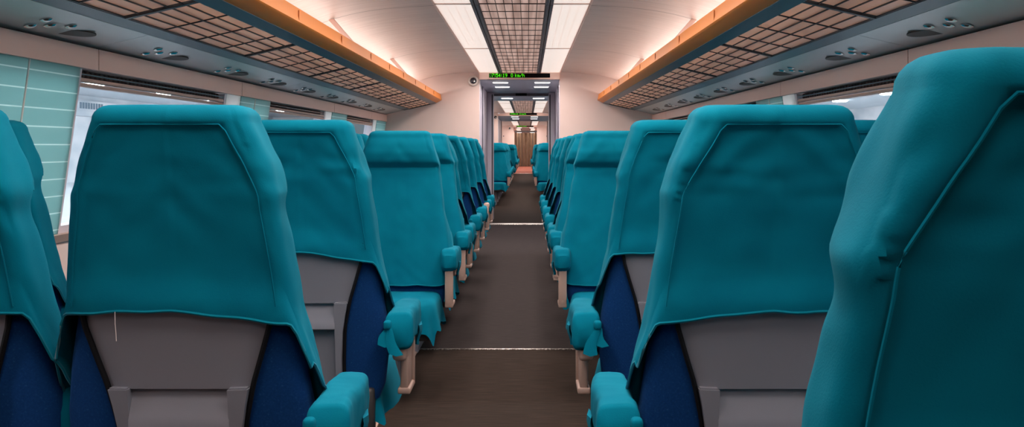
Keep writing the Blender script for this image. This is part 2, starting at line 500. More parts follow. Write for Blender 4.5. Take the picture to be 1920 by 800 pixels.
def cushion_cover_mesh(seed):
    bm = bmesh.new(); n = 88; rings = []
    def outl(a, sx_, sy_, e=2/5.0):
        c, s = math.cos(a), math.sin(a)
        return sx_*math.copysign(abs(c)**e, c), .315+sy_*math.copysign(abs(s)**e, s)
    for f in (.05, .3, .55, .78, .90):
        rings.append([(outl(a, .205*f, .205*f), .447-.006*f**2) for a in [2*PI*k/n for k in range(n)]])
    prof = [(.208, .212, .437), (.220, .222, .424), (.226, .228, .400), (.230, .232, .37), (.235, .236, .335), (.240, .242, .30)]
    for q, (sx_, sy_, z) in enumerate(prof):
        R = []
        for k in range(n):
            a = 2*PI*k/n; c = max(abs(math.cos(a)), abs(math.sin(a)))
            corner = sm(.9, .72, c)
            t = max(0, (q-1)/4.0)
            fl = t*(.012*math.sin(9*a+seed)+.012*nz(math.cos(a)*3+seed, math.sin(a)*3, seed)+.018*corner)
            zz = z - t*(.03*corner+.022*nz(math.cos(a)*4, math.sin(a)*4, seed*3)+.015*math.sin(5*a+seed*2))
            (x, y) = outl(a, sx_+fl, sy_+fl)
            R.append(((x, max(y, .085)), zz))
        rings.append(R)
    L = []
    for R in rings:
        L.append([bm.verts.new((p[0], p[1], z+.0035*nz(p[0]*9+seed, p[1]*9, z*4))) for p, z in R])
    for A, B in zip(L, L[1:]):
        for k in range(n): bm.faces.new((A[k], A[(k+1) % n], B[(k+1) % n], B[k]))
    bm.faces.new(L[0][::-1])
    bmesh.ops.recalc_face_normals(bm, faces=bm.faces[:])
    return bm

AX = .265    # armrest offset from the seat's middle
def arm_core(s):
    bm = bmesh.new(); box(bm, s*AX-.028, s*AX+.028, .0, .235, .572, .632, .02, 3)
    box(bm, s*AX-.022, s*AX+.022, -.01, .06, .50, .60, .012, 2)      # hinge lug that joins the back
    return bm

def arm_cover(s, seed):
    bm = bmesh.new(); nx = 18
    # side profile of the sleeve (y,z), swept as rounded sections across x
    n = 40; secs = []
    for i in range(n+1):
        t = i/n; y = -.028+t*.288
        top = .654-.040*sm(.09, 0, t)**2*1.0-.028*sm(.90, 1.0, t)-.006*sm(.3, 0, t)
        bot = .548-.012*sm(.35, 0, t)+.016*sm(.92, 1.0, t)+.012*sm(.05, 0, t)
        w = .040-.016*sm(.04, 0, t)-.014*sm(.96, 1.0, t)+.003*math.sin(t*11+seed)
        sec = []
        for k in range(nx*2):
            a = 2*PI*k/(nx*2); e = 2/4.2
            c_, s_ = math.cos(a), math.sin(a)
            x = w*math.copysign(abs(c_)**e, c_); z = (top+bot)/2+(top-bot)/2*math.copysign(abs(s_)**e, s_)
            d = .0035*nz(x*22+seed, y*16, z*18)+.002*nz(x*50, y*40+seed, z*40)
            if s_ < -.2: z += .008*nz(y*18+seed, x*12, 2.0)
            sec.append(bm.verts.new((s*AX+x+math.copysign(d, x), y, z+d*.7)))
        secs.append(sec)
    m_ = nx*2
    for A, B in zip(secs, secs[1:]):
        for k in range(m_): bm.faces.new((A[k], A[(k+1) % m_], B[(k+1) % m_], B[k]))
    bm.faces.new(secs[0][::-1]); bm.faces.new(secs[-1])
    # loose flap hanging on the aisle side, double sided cloth with some body
    def flap(pts, th):
        for y_, hz_, wdt in pts:
            a = []
            for j in range(6):
                u = j/5.0; ww = wdt*(1-u*.85); zz = .585-u*hz_; xo = s*(AX+.041+.006*math.sin(u*4+seed))
                a.append((bm.verts.new((xo, y_-ww, zz)), bm.verts.new((xo+s*th, y_, zz-.002)), bm.verts.new((xo, y_+ww*.8, zz+.004)), bm.verts.new((xo-s*th, y_, zz))))
            for P, Q in zip(a, a[1:]):
                for k in range(4): bm.faces.new((P[k], P[(k+1) % 4], Q[(k+1) % 4], Q[k]))
            bm.faces.new(a[0]); bm.faces.new(a[-1])
    flap([(.135+.02*math.sin(seed), .085+.02*math.cos(seed*3), .035)], .006)
    bmesh.ops.recalc_face_normals(bm, faces=bm.faces[:])
    return bm

def arm_bracket(s):
    bm = bmesh.new(); x = s*AX
    box(bm, x-.012, x+.012, .105, .225, .385, .565, .005, 2)
    box(bm, x-.020, x+.020, .212, .236, .375, .570, .006, 2)   # front rim
    box(bm, x-.020, x+.020, .100, .236, .372, .392, .005, 2)   # foot rim
    for z in (.545, .40): 
        lathe(bm, [(.006, -.004), (.006, .004)], 10, 'y', (x, .236, z))
    return bm

def tie_mesh(s, seed):
    """knotted cloth tie between the cover and the armrest"""
    bm = bmesh.new(); x0 = s*.232
    box(bm, x0-.012, x0+.012, -.040, -.012, .600, .628, .009, 3)
    for k, (dx, ln, yy) in enumerate(((.016*s, .085, -.030), (-.006*s, .060, -.022))):
        L = []
        for j in range(7):
            u = j/6.0; w = .006+.016*u; zz = .612-ln*u; xx = x0+dx*u*1.6+.004*math.sin(u*6+seed); y = yy-.012*u
            L.append((bm.verts.new((xx-w, y, zz+.004)), bm.verts.new((xx, y-.004, zz-.004*u)), bm.verts.new((xx+w, y, zz)), bm.verts.new((xx, y+.004, zz))))
        for P, Q in zip(L, L[1:]):
            for i in range(4): bm.faces.new((P[i], P[(i+1) % 4], Q[(i+1) % 4], Q[i]))
        bm.faces.new(L[0]); bm.faces.new(L[-1])
    bmesh.ops.recalc_face_normals(bm, faces=bm.faces[:])
    return bm

def base_mesh():
    bm = bmesh.new(); box(bm, -.20, .20, .10, .50, .262, .318, .012, 2)
    box(bm, -.21, .21, .06, .11, .26, .40, .01, 2)
    return bm
def pedestal_mesh():
    bm = bmesh.new()
    prism_yz(bm, [(.10, .0), (.46, .0), (.43, .03), (.36, .06), (.34, .266), (.16, .266), (.15, .06), (.10, .03)], -.035, .035)
    bmesh.ops.bevel(bm, geom=bm.edges[:], offset=.004, segments=1, affect='EDGES')
    return bm

PROTO = {}
def mesh_of(key, bm, m, smooth=True):
    me = bpy.data.meshes.new(key); bm.normal_update(); bm.to_mesh(me); bm.free(); me.materials.append(m)
    if smooth:
        me.shade_smooth()
        try: me.set_sharp_from_angle(angle=math.radians(50))
        except Exception: pass
    PROTO[key] = me; return me

mesh_of('back_cushion', loft_back(-0.006, 72, np.linspace(.36, ZT, 40)), M['velour'])
mesh_of('back_cushion_slim', loft_back(-0.020, 72, np.linspace(.36, ZT-.02, 40)), M['velour'])
mesh_of('back_shell', shell_mesh(), M['grey'])
mesh_of('rail_l', rail_mesh(-1), M['grey']); mesh_of('rail_r', rail_mesh(1), M['grey'])
mesh_of('ledge', ledge_mesh(), M['grey']); mesh_of('pocket', pocket_mesh(), M['grey'])
mesh_of('edge_trim', trim_mesh(), M['black'])
mesh_of('seat_cushion', cushion_mesh(), M['velour'])
mesh_of('base_frame', base_mesh(), M['grey_dark']); mesh_of('pedestal', pedestal_mesh(), M['grey'])
def make_cover(key, *a, **k):
    c, p, h = cover_mesh(*a, **k)
    mesh_of(key, c, M['cover']); mesh_of(key+'_p', p, M['cover']); mesh_of(key+'_h', h, M['cover_hem'])
for i in range(4): make_cover('cover%d' % i, 2.3+i*7.7, .004+.006*(i % 2), .004+.005*(i % 3))
make_cover('cover_near', 41.0, .034, .03, nth=180, nv=96, wr=1.9, bump=1.1)
make_cover('cover_left', 52.0, .002, .016, nth=170, nv=90, sag=(0., .6))
make_cover('cover_right', 63.0, .030, .004, nth=170, nv=90, sag=(.6, 0.))
make_cover('cover_two', 74.0, .006, .020, sag=(0., .9))
for i in range(3): mesh_of('cc%d' % i, cushion_cover_mesh(1.3+i*3.1), M['cover'])
for s, nm in ((1, 'r'), (-1, 'l')):
    mesh_of('arm_'+nm, arm_core(s), M['beige']); mesh_of('bracket_'+nm, arm_bracket(s), M['beige'])
    for i in range(3): mesh_of('armc%d_%s' % (i, nm), arm_cover(s, 1.0+i*2.7), M['cover'])
    mesh_of('tie_'+nm, tie_mesh(s, 1.0), M['cover'])

_count = [0]
def part(name, key, parent):
    o = bpy.data.objects.new(name, PROTO[key]); C.objects.link(o); o.parent = parent; return o

def seat(x, y, facing, aisle, label, cover=None, arm=True, full=True, inner=False, out=0.0):
    """facing=False: back towards the camera. aisle=+1/-1: world side of the armrest."""
    k = _count[0]; _count[0] += 1
    r = empty('train_seat', (x, y, 0), PI if facing else 0.0)
    tag(r, label, 'seat', 'train seats in rows')
    s = -aisle if facing else aisle; nm = 'r' if s > 0 else 'l'
    part('back_cushion', 'back_cushion_slim' if cover == 'cover_near' else 'back_cushion', r)
    ck = cover or 'cover%d' % (k % 4)
    c = part('back_cover', ck, r); 
    if full: part('piping', ck+'_p', c)
    part('hem', ck+'_h', c)
    sh = part('back_shell', 'back_shell', r)
    if full:
        part('side_rail', 'rail_l', sh); part('side_rail', 'rail_r', sh); part('ledge', 'ledge', sh)
        part('pocket', 'pocket', sh); part('edge_trim', 'edge_trim', sh)
    part('seat_cushion', 'seat_cushion', r); part('seat_cover', 'cc%d' % (k % 3), r)
    part('base_frame', 'base_frame', r); part('pedestal', 'pedestal', r)
    if arm:
        a = part('armrest', 'arm_'+nm, r)
        part('armrest_cover', 'armc%d_%s' % (k % 3, nm), a); part('armrest_bracket', 'bracket_'+nm, a)
        a.location.x = s*out
        if inner:
            a.scale.x = .7; a.location = (s*(.245-.7*AX), .11, 0)
        if full and not inner: part('tie_strap', 'tie_'+nm, a)
    return r

# ------------------------------------------------------------------ rows of seats
ORD = ['', 'first', 'second', 'third', 'fourth', 'fifth', 'sixth', 'seventh', 'eighth', 'ninth']
rows = {1: (1.87, 0), 2: (2.90, 0), 3: (4.85, 1), 4: (5.78, 1), 5: (6.02, 0), 6: (6.95, 0), 7: (7.85, 0), 8: (8.80, 0), 9: (9.68, 0)}
LX, RX, PITCH = -.645, .435, .515
OFF = (0, .515, 1.0)
ROWOFF = {1: (0, .512, 1.01), 2: (0, .465, 1.0)}
posn = ['aisle', 'middle', 'window']
def fac(f): return 'facing us' if f else 'seen from behind'
def fac2(f): return 'facing us' if f else 'from behind'
for side, x0, sg in (('left', LX, -1), ('right', RX, 1)):
    for k, (y, f) in rows.items():
        for c in range(3):
            cov = None
            if c == 0 and k == 1: cov = 'cover_left' if side == 'left' else 'cover_right'
            if c == 0 and k == 2 and side == 'left': cov = 'cover_two'
            extra = {1: ', grey shell below its cover' if c == 0 else '', 3: ', facing row two', 4: ', back to back with row five',
                     9: ', closest to the end wall'}.get(k, '')
            lab = 'teal %s seat %s, %s row %s of aisle%s' % (posn[c], fac(f), ORD[k], side, extra)
            dx = (-.042 if side == 'left' else .040) if k < 3 else 0
            q = seat(x0+dx+sg*ROWOFF.get(k, OFF)[c], y, bool(f), -sg, lab, cov, inner=c > 0, out=abs(dx)*.8)
            if c == 2 or (c == 1 and k == 2): q.scale.x = .92
            if side == 'left' and k == 1 and c == 0:      # a loose thread hangs from the hem
                for ch in q.children:
                    if ch.name.startswith('back_cover'):
                        obj('loose_thread', tube(bmesh.new(), [(-.108, -.030, .832), (-.107, -.032, .81), (-.106, -.030, .79), (-.105, -.031, .776)], .0007, 5), M['white'], ch)
            if side == 'left' and k == 8 and c == 0:      # its sleeve has slipped forward off the armrest
                for ch in q.children:
                    for g in ch.children:
                        if g.name.startswith('armrest_cover'): g.scale.y = .62; g.location.y = .10
                q['label'] = 'teal aisle seat from behind, eighth row left of aisle, beige armrest half bare'
seat(RX+.04, .81, False, -1, 'big teal covered seat cut by the right picture edge, nearest the camera', 'cover_near')
seat(RX+.04+PITCH, .81, False, -1, 'teal covered middle seat right of the big nearest seat, by the right picture edge', 'cover1')

# seats of the next carriages, seen through the doorways
far = [(19.25, 1), (20.25, 1), (21.25, 1), (22.2, 1), (22.45, 0), (23.4, 0), (24.4, 0)]
for side, x0, sg in (('left', LX, -1), ('right', RX, 1)):
    for k, (y, f) in enumerate(far):
        for c in range(2):
            seat(x0+sg*c*PITCH, y, bool(f), -sg, 'small teal %s seat %s beyond nearest doorway, %s of aisle, %s row there'
                 % (posn[c], fac2(f), side, ORD[k+1]), None, True, False, c > 0)
    for k, y in enumerate((33.0, 34.0, 36.0, 38.0, 39.0, 40.0)):
        seat(x0, y, k < 3, -sg, 'tiny teal seat %s in the farthest visible carriage, %s of aisle, %s row there' % (fac2(k < 3), side, ORD[k+1]), None, True, False)

# ------------------------------------------------------------------ carriage shell
def sx(v): return XC+v
def ceil_prof():
    p = [(0, 2.105), (.28, 2.105), (.51, 2.098)]
    for i in range(1, 15):
        t = i/14.0
        p.append((.51+1.17*t, 2.098-.05*t-.30*t**3.0))
    p.append((1.72, 1.60))
    return p
def ceiling(name, y0, y1, z_off=0):
    bm = bmesh.new(); P = ceil_prof()
    full = [(-x, z) for x, z in P[::-1]]+P[1:]
    up = [(x*1.02, z+.06) for x, z in full]
    n = len(full); A = []
    for y in (y0, y1):
        A.append(([bm.verts.new((sx(x), y, z)) for x, z in full], [bm.verts.new((sx(x), y, z)) for x, z in up]))
    for i in range(n-1):
        bm.faces.new((A[0][0][i], A[0][0][i+1], A[1][0][i+1], A[1][0][i]))
        bm.faces.new((A[0][1][i], A[0][1][i+1], A[1][1][i+1], A[1][1][i]))
        for e in (0, 1): bm.faces.new((A[e][0][i], A[e][0][i+1], A[e][1][i+1], A[e][1][i]))
    for i in (0, n-1):
        bm.faces.new((A[0][0][i], A[1][0][i], A[1][1][i], A[0][1][i]))
    bmesh.ops.recalc_face_normals(bm, faces=bm.faces[:])
    return struct(obj(name, bm, M['ceil']))

Y0 = -1.3          # rear end of the modelled part, behind the camera
W1, P1 = 12.10, 17.70      # first end wall and start of the next carriage
W2, P2 = 26.30, 31.90
W3, P3 = 42.0, 44.5
END = 56.2
ceiling('ceiling', Y0, W1); ceiling('ceiling.001', P1, W2); ceiling('ceiling.002', P2, W3); ceiling('ceiling.003', P3, END)

# floors
struct(obj('floor', bx(sx(-1.85), sx(1.85), Y0, 5.42, -.08, 0), M['floor'], smooth=False))
struct(obj('floor.001', bx(sx(-1.85), sx(1.85), 5.425, 14.1, -.08, 0), M['floor_grey'], smooth=False))
struct(obj('floor.002', bx(sx(-1.85), sx(1.85), 14.32, 41.0, -.08, 0), M['floor'], smooth=False))
struct(obj('floor.003', bx(sx(-1.85), sx(1.85), 41.06, END+1, -.08, 0), M['red'], smooth=False))
tag(obj('threshold_strip', bx(sx(-.80), sx(.80), 14.1, 14.32, -.06, .006, .003), M['strip']), 'speckled metal threshold strip across the floor in the doorway', 'threshold strip')
tag(obj('joint_strip', bx(sx(-.80), sx(.80), 5.412, 5.432, -.03, .004, .001), M['strip']), 'thin bright metal joint strip across the aisle between both floor coverings', 'floor strip')
tag(obj('edge_strip', bx(sx(-.80), sx(.80), 40.98, 41.06, -.06, .006, .001), M['strip']), 'far pale edging strip where the red carpet begins', 'floor strip')
for s, nm in ((-1, 'left'), (1, 'right')):
    bm = bmesh.new(); xx = sx(s*.53)
    box(bm, xx-.014, xx+.014, .4, 11.4, .0, .008, .002, 1); box(bm, xx-.004, xx+.004, .4, 11.4, .008, .012, .001, 1)
    tag(obj('seat_track', bm, M['beige']), 'narrow metal seat track along the floor under the %s seats' % nm, 'seat track', 'seat tracks')

def xw(z):   # inside face of the side wall (distance from the centre line): leans out below the beam
    return float(np.interp(z, [0, .76, .78, 1.45, 1.75], [1.835, 1.825, 1.795, 1.70, 1.70]))

win = [(1.05, 2.86), (3.83, 5.71), (6.66, 8.50), (9.50, 11.15)]
win0 = list(win)
pieces = []
def wall_strip(bm, s, y0, y1, z0, z1, th, proud=0.0):
    a0, a1 = xw(z0)-proud, xw(z1)-proud
    prof = [(sx(s*a0), z0), (sx(s*a1), z1), (sx(s*(a1+th)), z1), (sx(s*(a0+th)), z0)]
    return prism(bm, prof, y0, y1)
for s, nm in ((-1, 'left'), (1, 'right')):
    bm = bmesh.new()
    wall_strip(bm, s, Y0, W1, 1.468, 1.72, .10, 0)
    struct(obj('wall_%s_top' % nm, bm, M['wall'], smooth=False))
    bm = bmesh.new()
    wall_strip(bm, s, Y0, W1, 0, .79, .10)
    wall_strip(bm, s, Y0, win0[0][0], .79, 1.468, .10)
    struct(obj('wall_'+nm, bm, M['wall'], smooth=False))
    # pink beam under the luggage rack with upright joints
    bm = bmesh.new(); js = [Y0, 1.1, 3.96, 5.95, 8.80, 10.9, W1]
    for a, b in zip(js, js[1:]): wall_strip(bm, s, a+.004, b-.004, 1.467, 1.553, .03, .022)
    struct(obj('trim_1' if s < 0 else 'trim_2', bm, M['beam'], smooth=False))
    bm = bmesh.new(); wall_strip(bm, s, Y0, W1, .765, .80, .08, .035)
    struct(obj('trim_3' if s < 0 else 'trim_4', bm, M['sill'], smooth=False))
    sd = 'left' if s < 0 else 'right'
    for k, (a, b) in enumerate(win0):
        # window: frame and one pane
        w = bpy.data.objects.new('window_%d' % (k+1 if s < 0 else k+5), None); C.objects.link(w); w.location = (sx(s*1.8), a, 0); struct(w)
        def loc(bm):
            for v in bm.verts: v.co -= Vector((sx(s*1.8), a, 0))
            return bm
        bm = bmesh.new()
        wall_strip(bm, s, a, a+.03, .80, 1.464, .09); wall_strip(bm, s, b-.03, b, .80, 1.464, .09)
        wall_strip(bm, s, a+.03, b-.03, .80, .83, .09)
        obj('window_frame', loc(bm), M['jamb'], w, smooth=False)
        bm = bmesh.new(); wall_strip(bm, s, a+.03, b-.03, .83, 1.464, .006, -.06)
        obj('pane', loc(bm), M['glass'], w, smooth=False)
        # rolled up blind under the beam
        rb = empty('roller_blind', (sx(s*1.72), (a+b)/2, 1.40))
        where = ['beside the nearest seats', 'third from the end wall', 'second from the end wall', 'next to the end wall'][k]
        tag(rb, 'rolled up blind with pink bottom rail, %s window %s' % (sd, where), 'blind', 'rolled window blinds')
        off = Vector((sx(s*1.72), (a+b)/2, 1.40))
        def lb(bm):
            for v in bm.verts: v.co -= off
            return bm
        x1 = s*1.74
        bm = bmesh.new(); box(bm, min(sx(x1), sx(x1+s*.03)), max(sx(x1), sx(x1+s*.03)), a+.03, b-.03, 1.432, 1.464)
        obj('housing', lb(bm), M['black'], rb, smooth=False)
        bm = bmesh.new()
        nsl = int((b-a)/.045)
        for q in range(nsl):
            yy = a+.04+q*(b-a-.08)/nsl
            box(bm, min(sx(x1-s*.012), sx(x1)), max(sx(x1-s*.012), sx(x1)), yy, yy+.030, 1.434, 1.462, .004, 1)
        obj('pleats', lb(bm), M['blind'], rb)
        bm = bmesh.new()
        tube(bm, [(sx(s*1.708), a+.035, 1.445), (sx(s*1.708), b-.035, 1.445)], .003, 8)
        obj('roller_rod', lb(bm), M['chrome'], rb)
        bm = bmesh.new(); box(bm, min(sx(s*1.705), sx(s*1.735)), max(sx(s*1.705), sx(s*1.735)), a+.032, b-.032, 1.414, 1.431, .006, 2)
        box(bm, min(sx(s*1.71), sx(s*1.735)), max(sx(s*1.71), sx(s*1.735)), a+.032, b-.032, 1.394, 1.411, .006, 2)
        obj('bottom_rail', lb(bm), M['sill'], rb)
    # pillars between the windows: white strip and frosted glass
    for k in range(len(win0)):
        a = win0[k][1]; b = win0[k+1][0] if k+1 < len(win0) else W1
        ws = a+.27 if k+1 < len(win0) else a+.22
        bm = bmesh.new(); wall_strip(bm, s, a, ws, .80, 1.466, .05, .004)
        struct(obj('trim_%d' % (5+k+(4 if s > 0 else 0)), bm, M['white_glass'], smooth=False))
        bm = bmesh.new(); wall_strip(bm, s, ws, b, .80, 1.466, .012, .008)
        where = ['nearest in view', 'third from the end wall', 'between the last windows', 'in the corner at the end wall'][k]
        p = obj('glass_panel', bm, M['frost'], smooth=False)
        if k < 2:
            bm = bmesh.new(); wall_strip(bm, s, ws+.30, ws+.307, .80, 1.466, .004, .012)
            obj('joint_bar', bm, M['white'], p, smooth=False)
        tag(p, 'frosted teal glass pillar panel, %s wall, %s' % (sd, where), 'glass panel', 'frosted pillar panels')

# end walls with doorways
def end_wall(idx, y, half, th=.10, wide=1.9, zt=2.0):
    c = 0
    nm = {1: '', 2: '.001', 3: '.002'}[idx]
    for s, n2 in ((-1, 'left'), (1, 'right')):
        bm = bmesh.new(); a, b = sorted((sx(s*half), sx(s*wide))); box(bm, a, b, y, y+th, 0, 2.35)
        struct(obj('wall_end_%s%s' % (n2, nm), bm, M['wall'], smooth=False))
    bm = bmesh.new(); box(bm, sx(-half), sx(half), y, y+th, zt+.085, 2.35)
    struct(obj('wall_end_top'+nm, bm, M['wall'], smooth=False))
end_wall(1, W1, .51); end_wall(2, W2, .71); end_wall(3, W3, .51)
# rear end behind the camera and simple sides for the far carriages
struct(obj('wall_back', bx(sx(-1.9), sx(1.9), Y0-.1, Y0, -.08, 2.35), M['jamb_dark'], smooth=False))  # unseen; put close and dark to cut light on the seat backs
def plain_sides(y0, y1, sfx, half=1.78):
    for s, nm in ((-1, 'left'), (1, 'right')):
        a, b = sorted((sx(s*half), sx(s*(half+.1))))
        struct(obj('wall_%s%s' % (nm, sfx), bx(a, b, y0, y1, 0, 1.75), M['wall'], smooth=False))
plain_sides(P1, W2, '.001'); plain_sides(P2, W3, '.002'); plain_sides(P3, END, '.003')
for i, y in enumerate((P1, P2, P3)):
    for s, n2 in ((-1, 'left'), (1, 'right')):
        h = .60 if i != 1 else .75
        a, b = sorted((sx(s*h), sx(s*1.9)))
        struct(obj('wall_front_%s%s' % (n2, ['', '.001', '.002'][i]), bx(a, b, y-.1, y, 0, 2.35), M['wall'], smooth=False))
    struct(obj('wall_front_top%s' % ['', '.001', '.002'][i], bx(sx(-.8), sx(.8), y-.1, y, 2.03, 2.35), M['wall'], smooth=False))
struct(obj('wall_end', bx(sx(-1.9), sx(1.9), END+.3, END+.4, -.08, 2.35), M['wall'], smooth=False))

# passages between carriages
def passage(i, y0, y1, half, zt):
    for s, n2 in ((-1, 'left'), (1, 'right')):
        a, b = sorted((sx(s*half), sx(s*(half+.08))))
        struct(obj('wall_passage_%s%s' % (n2, ['', '.001', '.002'][i]), bx(a, b, y0+.1, y1-.1, 0, 2.2), M['jamb'], smooth=False))
    struct(obj('ceiling_passage%s' % ['', '.001', '.002'][i], bx(sx(-half), sx(half), y0+.04, y1, zt, zt+.03), M['soffit'], smooth=False))
passage(0, W1, P1, .535, 2.0); passage(1, W2, P2, .78, 2.0); passage(2, W3, P3, .60, 2.0)

def portal(no, y, half, depth, inner, zt=2.0, m='jamb'):
    w = bpy.data.objects.new('door_%d' % no, None); C.objects.link(w); w.location = (XC, y, 0); struct(w)
    for s in (-1, 1):
        a, b = sorted((s*inner, s*half)); bm = bmesh.new(); box(bm, a, b, 0, depth, 0, zt-.001, .008, 2)
        obj('jamb', bm, M[m], w)
        bm = bmesh.new(); e0, e1 = sorted((s*(inner+.012), s*(inner+.026))); box(bm, e0, e1, -.004, .0, .0, zt-.03)
        obj('rubber_seal', bm, M['black'], w, smooth=False)
    return w
d1 = portal(1, W1+.005, .534, .12, .500)
obj('latch', bx(-.530, -.505, .3, .32, 1.14, 1.165, .003), M['black'], d1)
portal(2, 13.35, .534, .06, .522, m='jamb_dark')
portal(3, 15.0, .534, .22, .435); portal(4, 15.5, .534, .12, .470, m='jamb_dark'); portal(5, 17.3, .534, .2, .515)
portal(6, W2+.005, .775, .12, .715); portal(7, W3+.005, .598, .12, .515)
# dark joint across the passage ceiling and the latch box above the sliding door
tag(obj('gangway_joint', bx(sx(-.60), sx(.60), 15.28, 15.42, 1.965, 2.0, .006), M['jamb_dark']), 'dark joint profile across the passage ceiling between both carriages', 'joint profile')
tag(obj('door_closer', bx(sx(-.09), sx(.09), 15.18, 15.27, 1.962, 2.0, .006), M['black']), 'small black door closer box under the passage ceiling', 'door closer')

# slot lamps in the passage ceilings
def slot_lamp(x, y, w, lab):
    r = empty('slot_lamp', (sx(x), y, 2.0)); tag(r, lab, 'ceiling lamp', 'passage slot lamps')
    obj('bezel', bx(-w/2-.012, w/2+.012, -.055, .055, -.006, .0, .002, 1), M['soffit'], r)
    obj('lamp_tube', bx(-w/2, w/2, -.042, .042, -.012, -.005, .003, 2), M['slot'], r)
    ld = bpy.data.lights.new('slot_light', 'AREA'); ld.shape = 'RECTANGLE'; ld.size = w; ld.size_y = .08
    ld.energy = 5.5; ld.color = (1.0, .95, .93); ld.spread = math.radians(170)
    lo = bpy.data.objects.new('slot_light', ld); C.objects.link(lo); lo.parent = r; lo.location = (0, 0, -.014)
for s, nm in ((-1, 'left'), (1, 'right')):
    slot_lamp(s*.275+.02, 12.56, .20, 'bright slot lamp in the near passage ceiling, %s side, front row under the sign' % nm)
    slot_lamp(s*.275+.02, 13.48, .20, 'bright slot lamp in the near passage ceiling, %s side, middle row' % nm)
    slot_lamp(s*.275+.02, 16.65, .20, 'bright slot lamp in the near passage ceiling, %s side, behind the dark joint' % nm)
    slot_lamp(s*.275+.02, 27.0, .20, 'tiny slot lamp under the second sign, %s side, front row' % nm)
    slot_lamp(s*.275+.02, 28.8, .20, 'tiny slot lamp under the second sign, %s side, rear row' % nm)
    slot_lamp(s*.275+.02, 42.6, .20, 'tiny slot lamp under the third sign, %s side' % nm)

# ------------------------------------------------------------------ display signs
FONT = {'0': ['01110', '10001', '10011', '10101', '11001', '10001', '01110'], '1': ['00100', '01100', '00100', '00100', '00100', '00100', '01110'],
 '4': ['00010', '00110', '01010', '10010', '11111', '00010', '00010'], '5': ['11111', '10000', '11110', '00001', '00001', '10001', '01110'],
 '7': ['11111', '00001', '00010', '00100', '01000', '01000', '01000'], '9': ['01110', '10001', '10001', '01111', '00001', '00010', '01100'],
 ':': ['000', '010', '010', '000', '010', '010', '000'], ' ': ['000']*7, 'k': ['10000', '10000', '10010', '10100', '11000', '10100', '10010'],
 'm': ['00000', '00000', '11010', '10101', '10101', '10101', '10101'], 'h': ['10000', '10000', '10110', '11001', '10001', '10001', '10001'],
 '/': ['00001', '00001', '00010', '00100', '01000', '10000', '10000']}
FONT['0'] = ['01110', '10001', '10001', '10001', '10001', '10001', '01110']
def led_text(bm, text, x0, z0, px, pz_, y):
    x = x0
    for ch in text:
        g = FONT[ch]
        for r_, row in enumerate(g):
            for c_, v in enumerate(row):
                if v == '1':
                    box(bm, x+c_*px, x+(c_+.92)*px, y-.002, y, z0-(r_+.95)*pz_, z0-r_*pz_)
        x += (len(g[0])+1)*px
    return x
def sign(y, hw_, lw0, lw1, z0, z1, lab, sfx, px, arch=False):
    r = empty('display_sign', (XC, y-.03, 0)); tag(r, lab, 'display sign', 'time and speed signs')
    if arch:
        n = 16; prof = [(-hw_, z0), (hw_, z0)]
        for i in range(n+1):
            t = 1-2*i/n; prof.append((t*hw_, z1-.05*t*t))
        bm = prism(bmesh.new(), prof, -.03, .03)
    else:
        bm = bx(-hw_, hw_, -.03, .03, z0, z1, .006, 2)
    obj('header_box', bm, M['beam'], r)
    zc = (z0+z1)/2
    obj('led_board', bx(lw0, lw1, -.040, -.028, zc-.028, zc+.026, .003, 1), M['led_black'], r)
    bm = bmesh.new(); x = led_text(bm, '0', lw0+.006, zc+.022, px, .0062, -.0405)
    t0 = obj('led_digit', bm, M['led_dim'], r, smooth=False)
    for nm_, tx in (('led_time', '7:54:19'), ('led_speed', '  0'), ('led_unit', ' km/h')):
        bm = bmesh.new(); x = led_text(bm, tx, x, zc+.022, px, .0062, -.0405)
        obj(nm_, bm, M['led'], r, smooth=False)
sign(W1, .508, -.385, .385, 2.0, 2.098, 'pinkish header sign reading 07:54:19 0 km/h in green over the nearest doorway', '', .0052)
sign(W2, .71, -.39, .36, 2.0, 2.10, 'small arched header sign with green digits over the second doorway', '', .0052, True)
sign(W3, .52, -.39, .36, 2.0, 2.098, 'tiny header sign with green digits over the third doorway', '', .0052)

# round dome cameras on the end walls
def dome(x, y, z, lab):
    r = empty('dome_camera', (x, y, z)); tag(r, lab, 'camera', 'dome cameras')
    obj('mount_ring', lathe(bmesh.new(), [(.060, 0), (.068, -.008), (.068, -.020), (.058, -.030), (.045, -.030), (.040, -.024), (.020, -.02)], 32, 'y'), M['white'], r)
    pr = [(.040*math.cos(a), -.024-.034*math.sin(a)) for a in np.linspace(0, 1.45, 8)]
    obj('dome', lathe(bmesh.new(), pr, 24, 'y'), M['lens'], r)
    obj('lens_core', lathe(bmesh.new(), [(.012, -.050), (.012, -.060), (.006, -.062)], 16, 'y', (.012, 0, -.012)), M['chrome'], r)
dome(-.685, W1, 1.985, 'round white dome camera with dark lens, left of the nearest doorway')
dome(-.88, W2, 1.96, 'small white dome camera left of the second doorway')
dome(-.78, W3, 1.96, 'tiny dark dome camera left of the third doorway')
for s, nm in ((-1, 'left'), (1, 'right')):
    o = obj('coat_hook', bx(-.02, .02, -.03, 0, -.025, .025, .006, 2), M['jamb_dark']); o.location = (sx(s*.95), W3, 1.62)
    tag(o, 'tiny dark hook on the pink wall %s of the third doorway' % nm, 'hook', 'wall hooks')

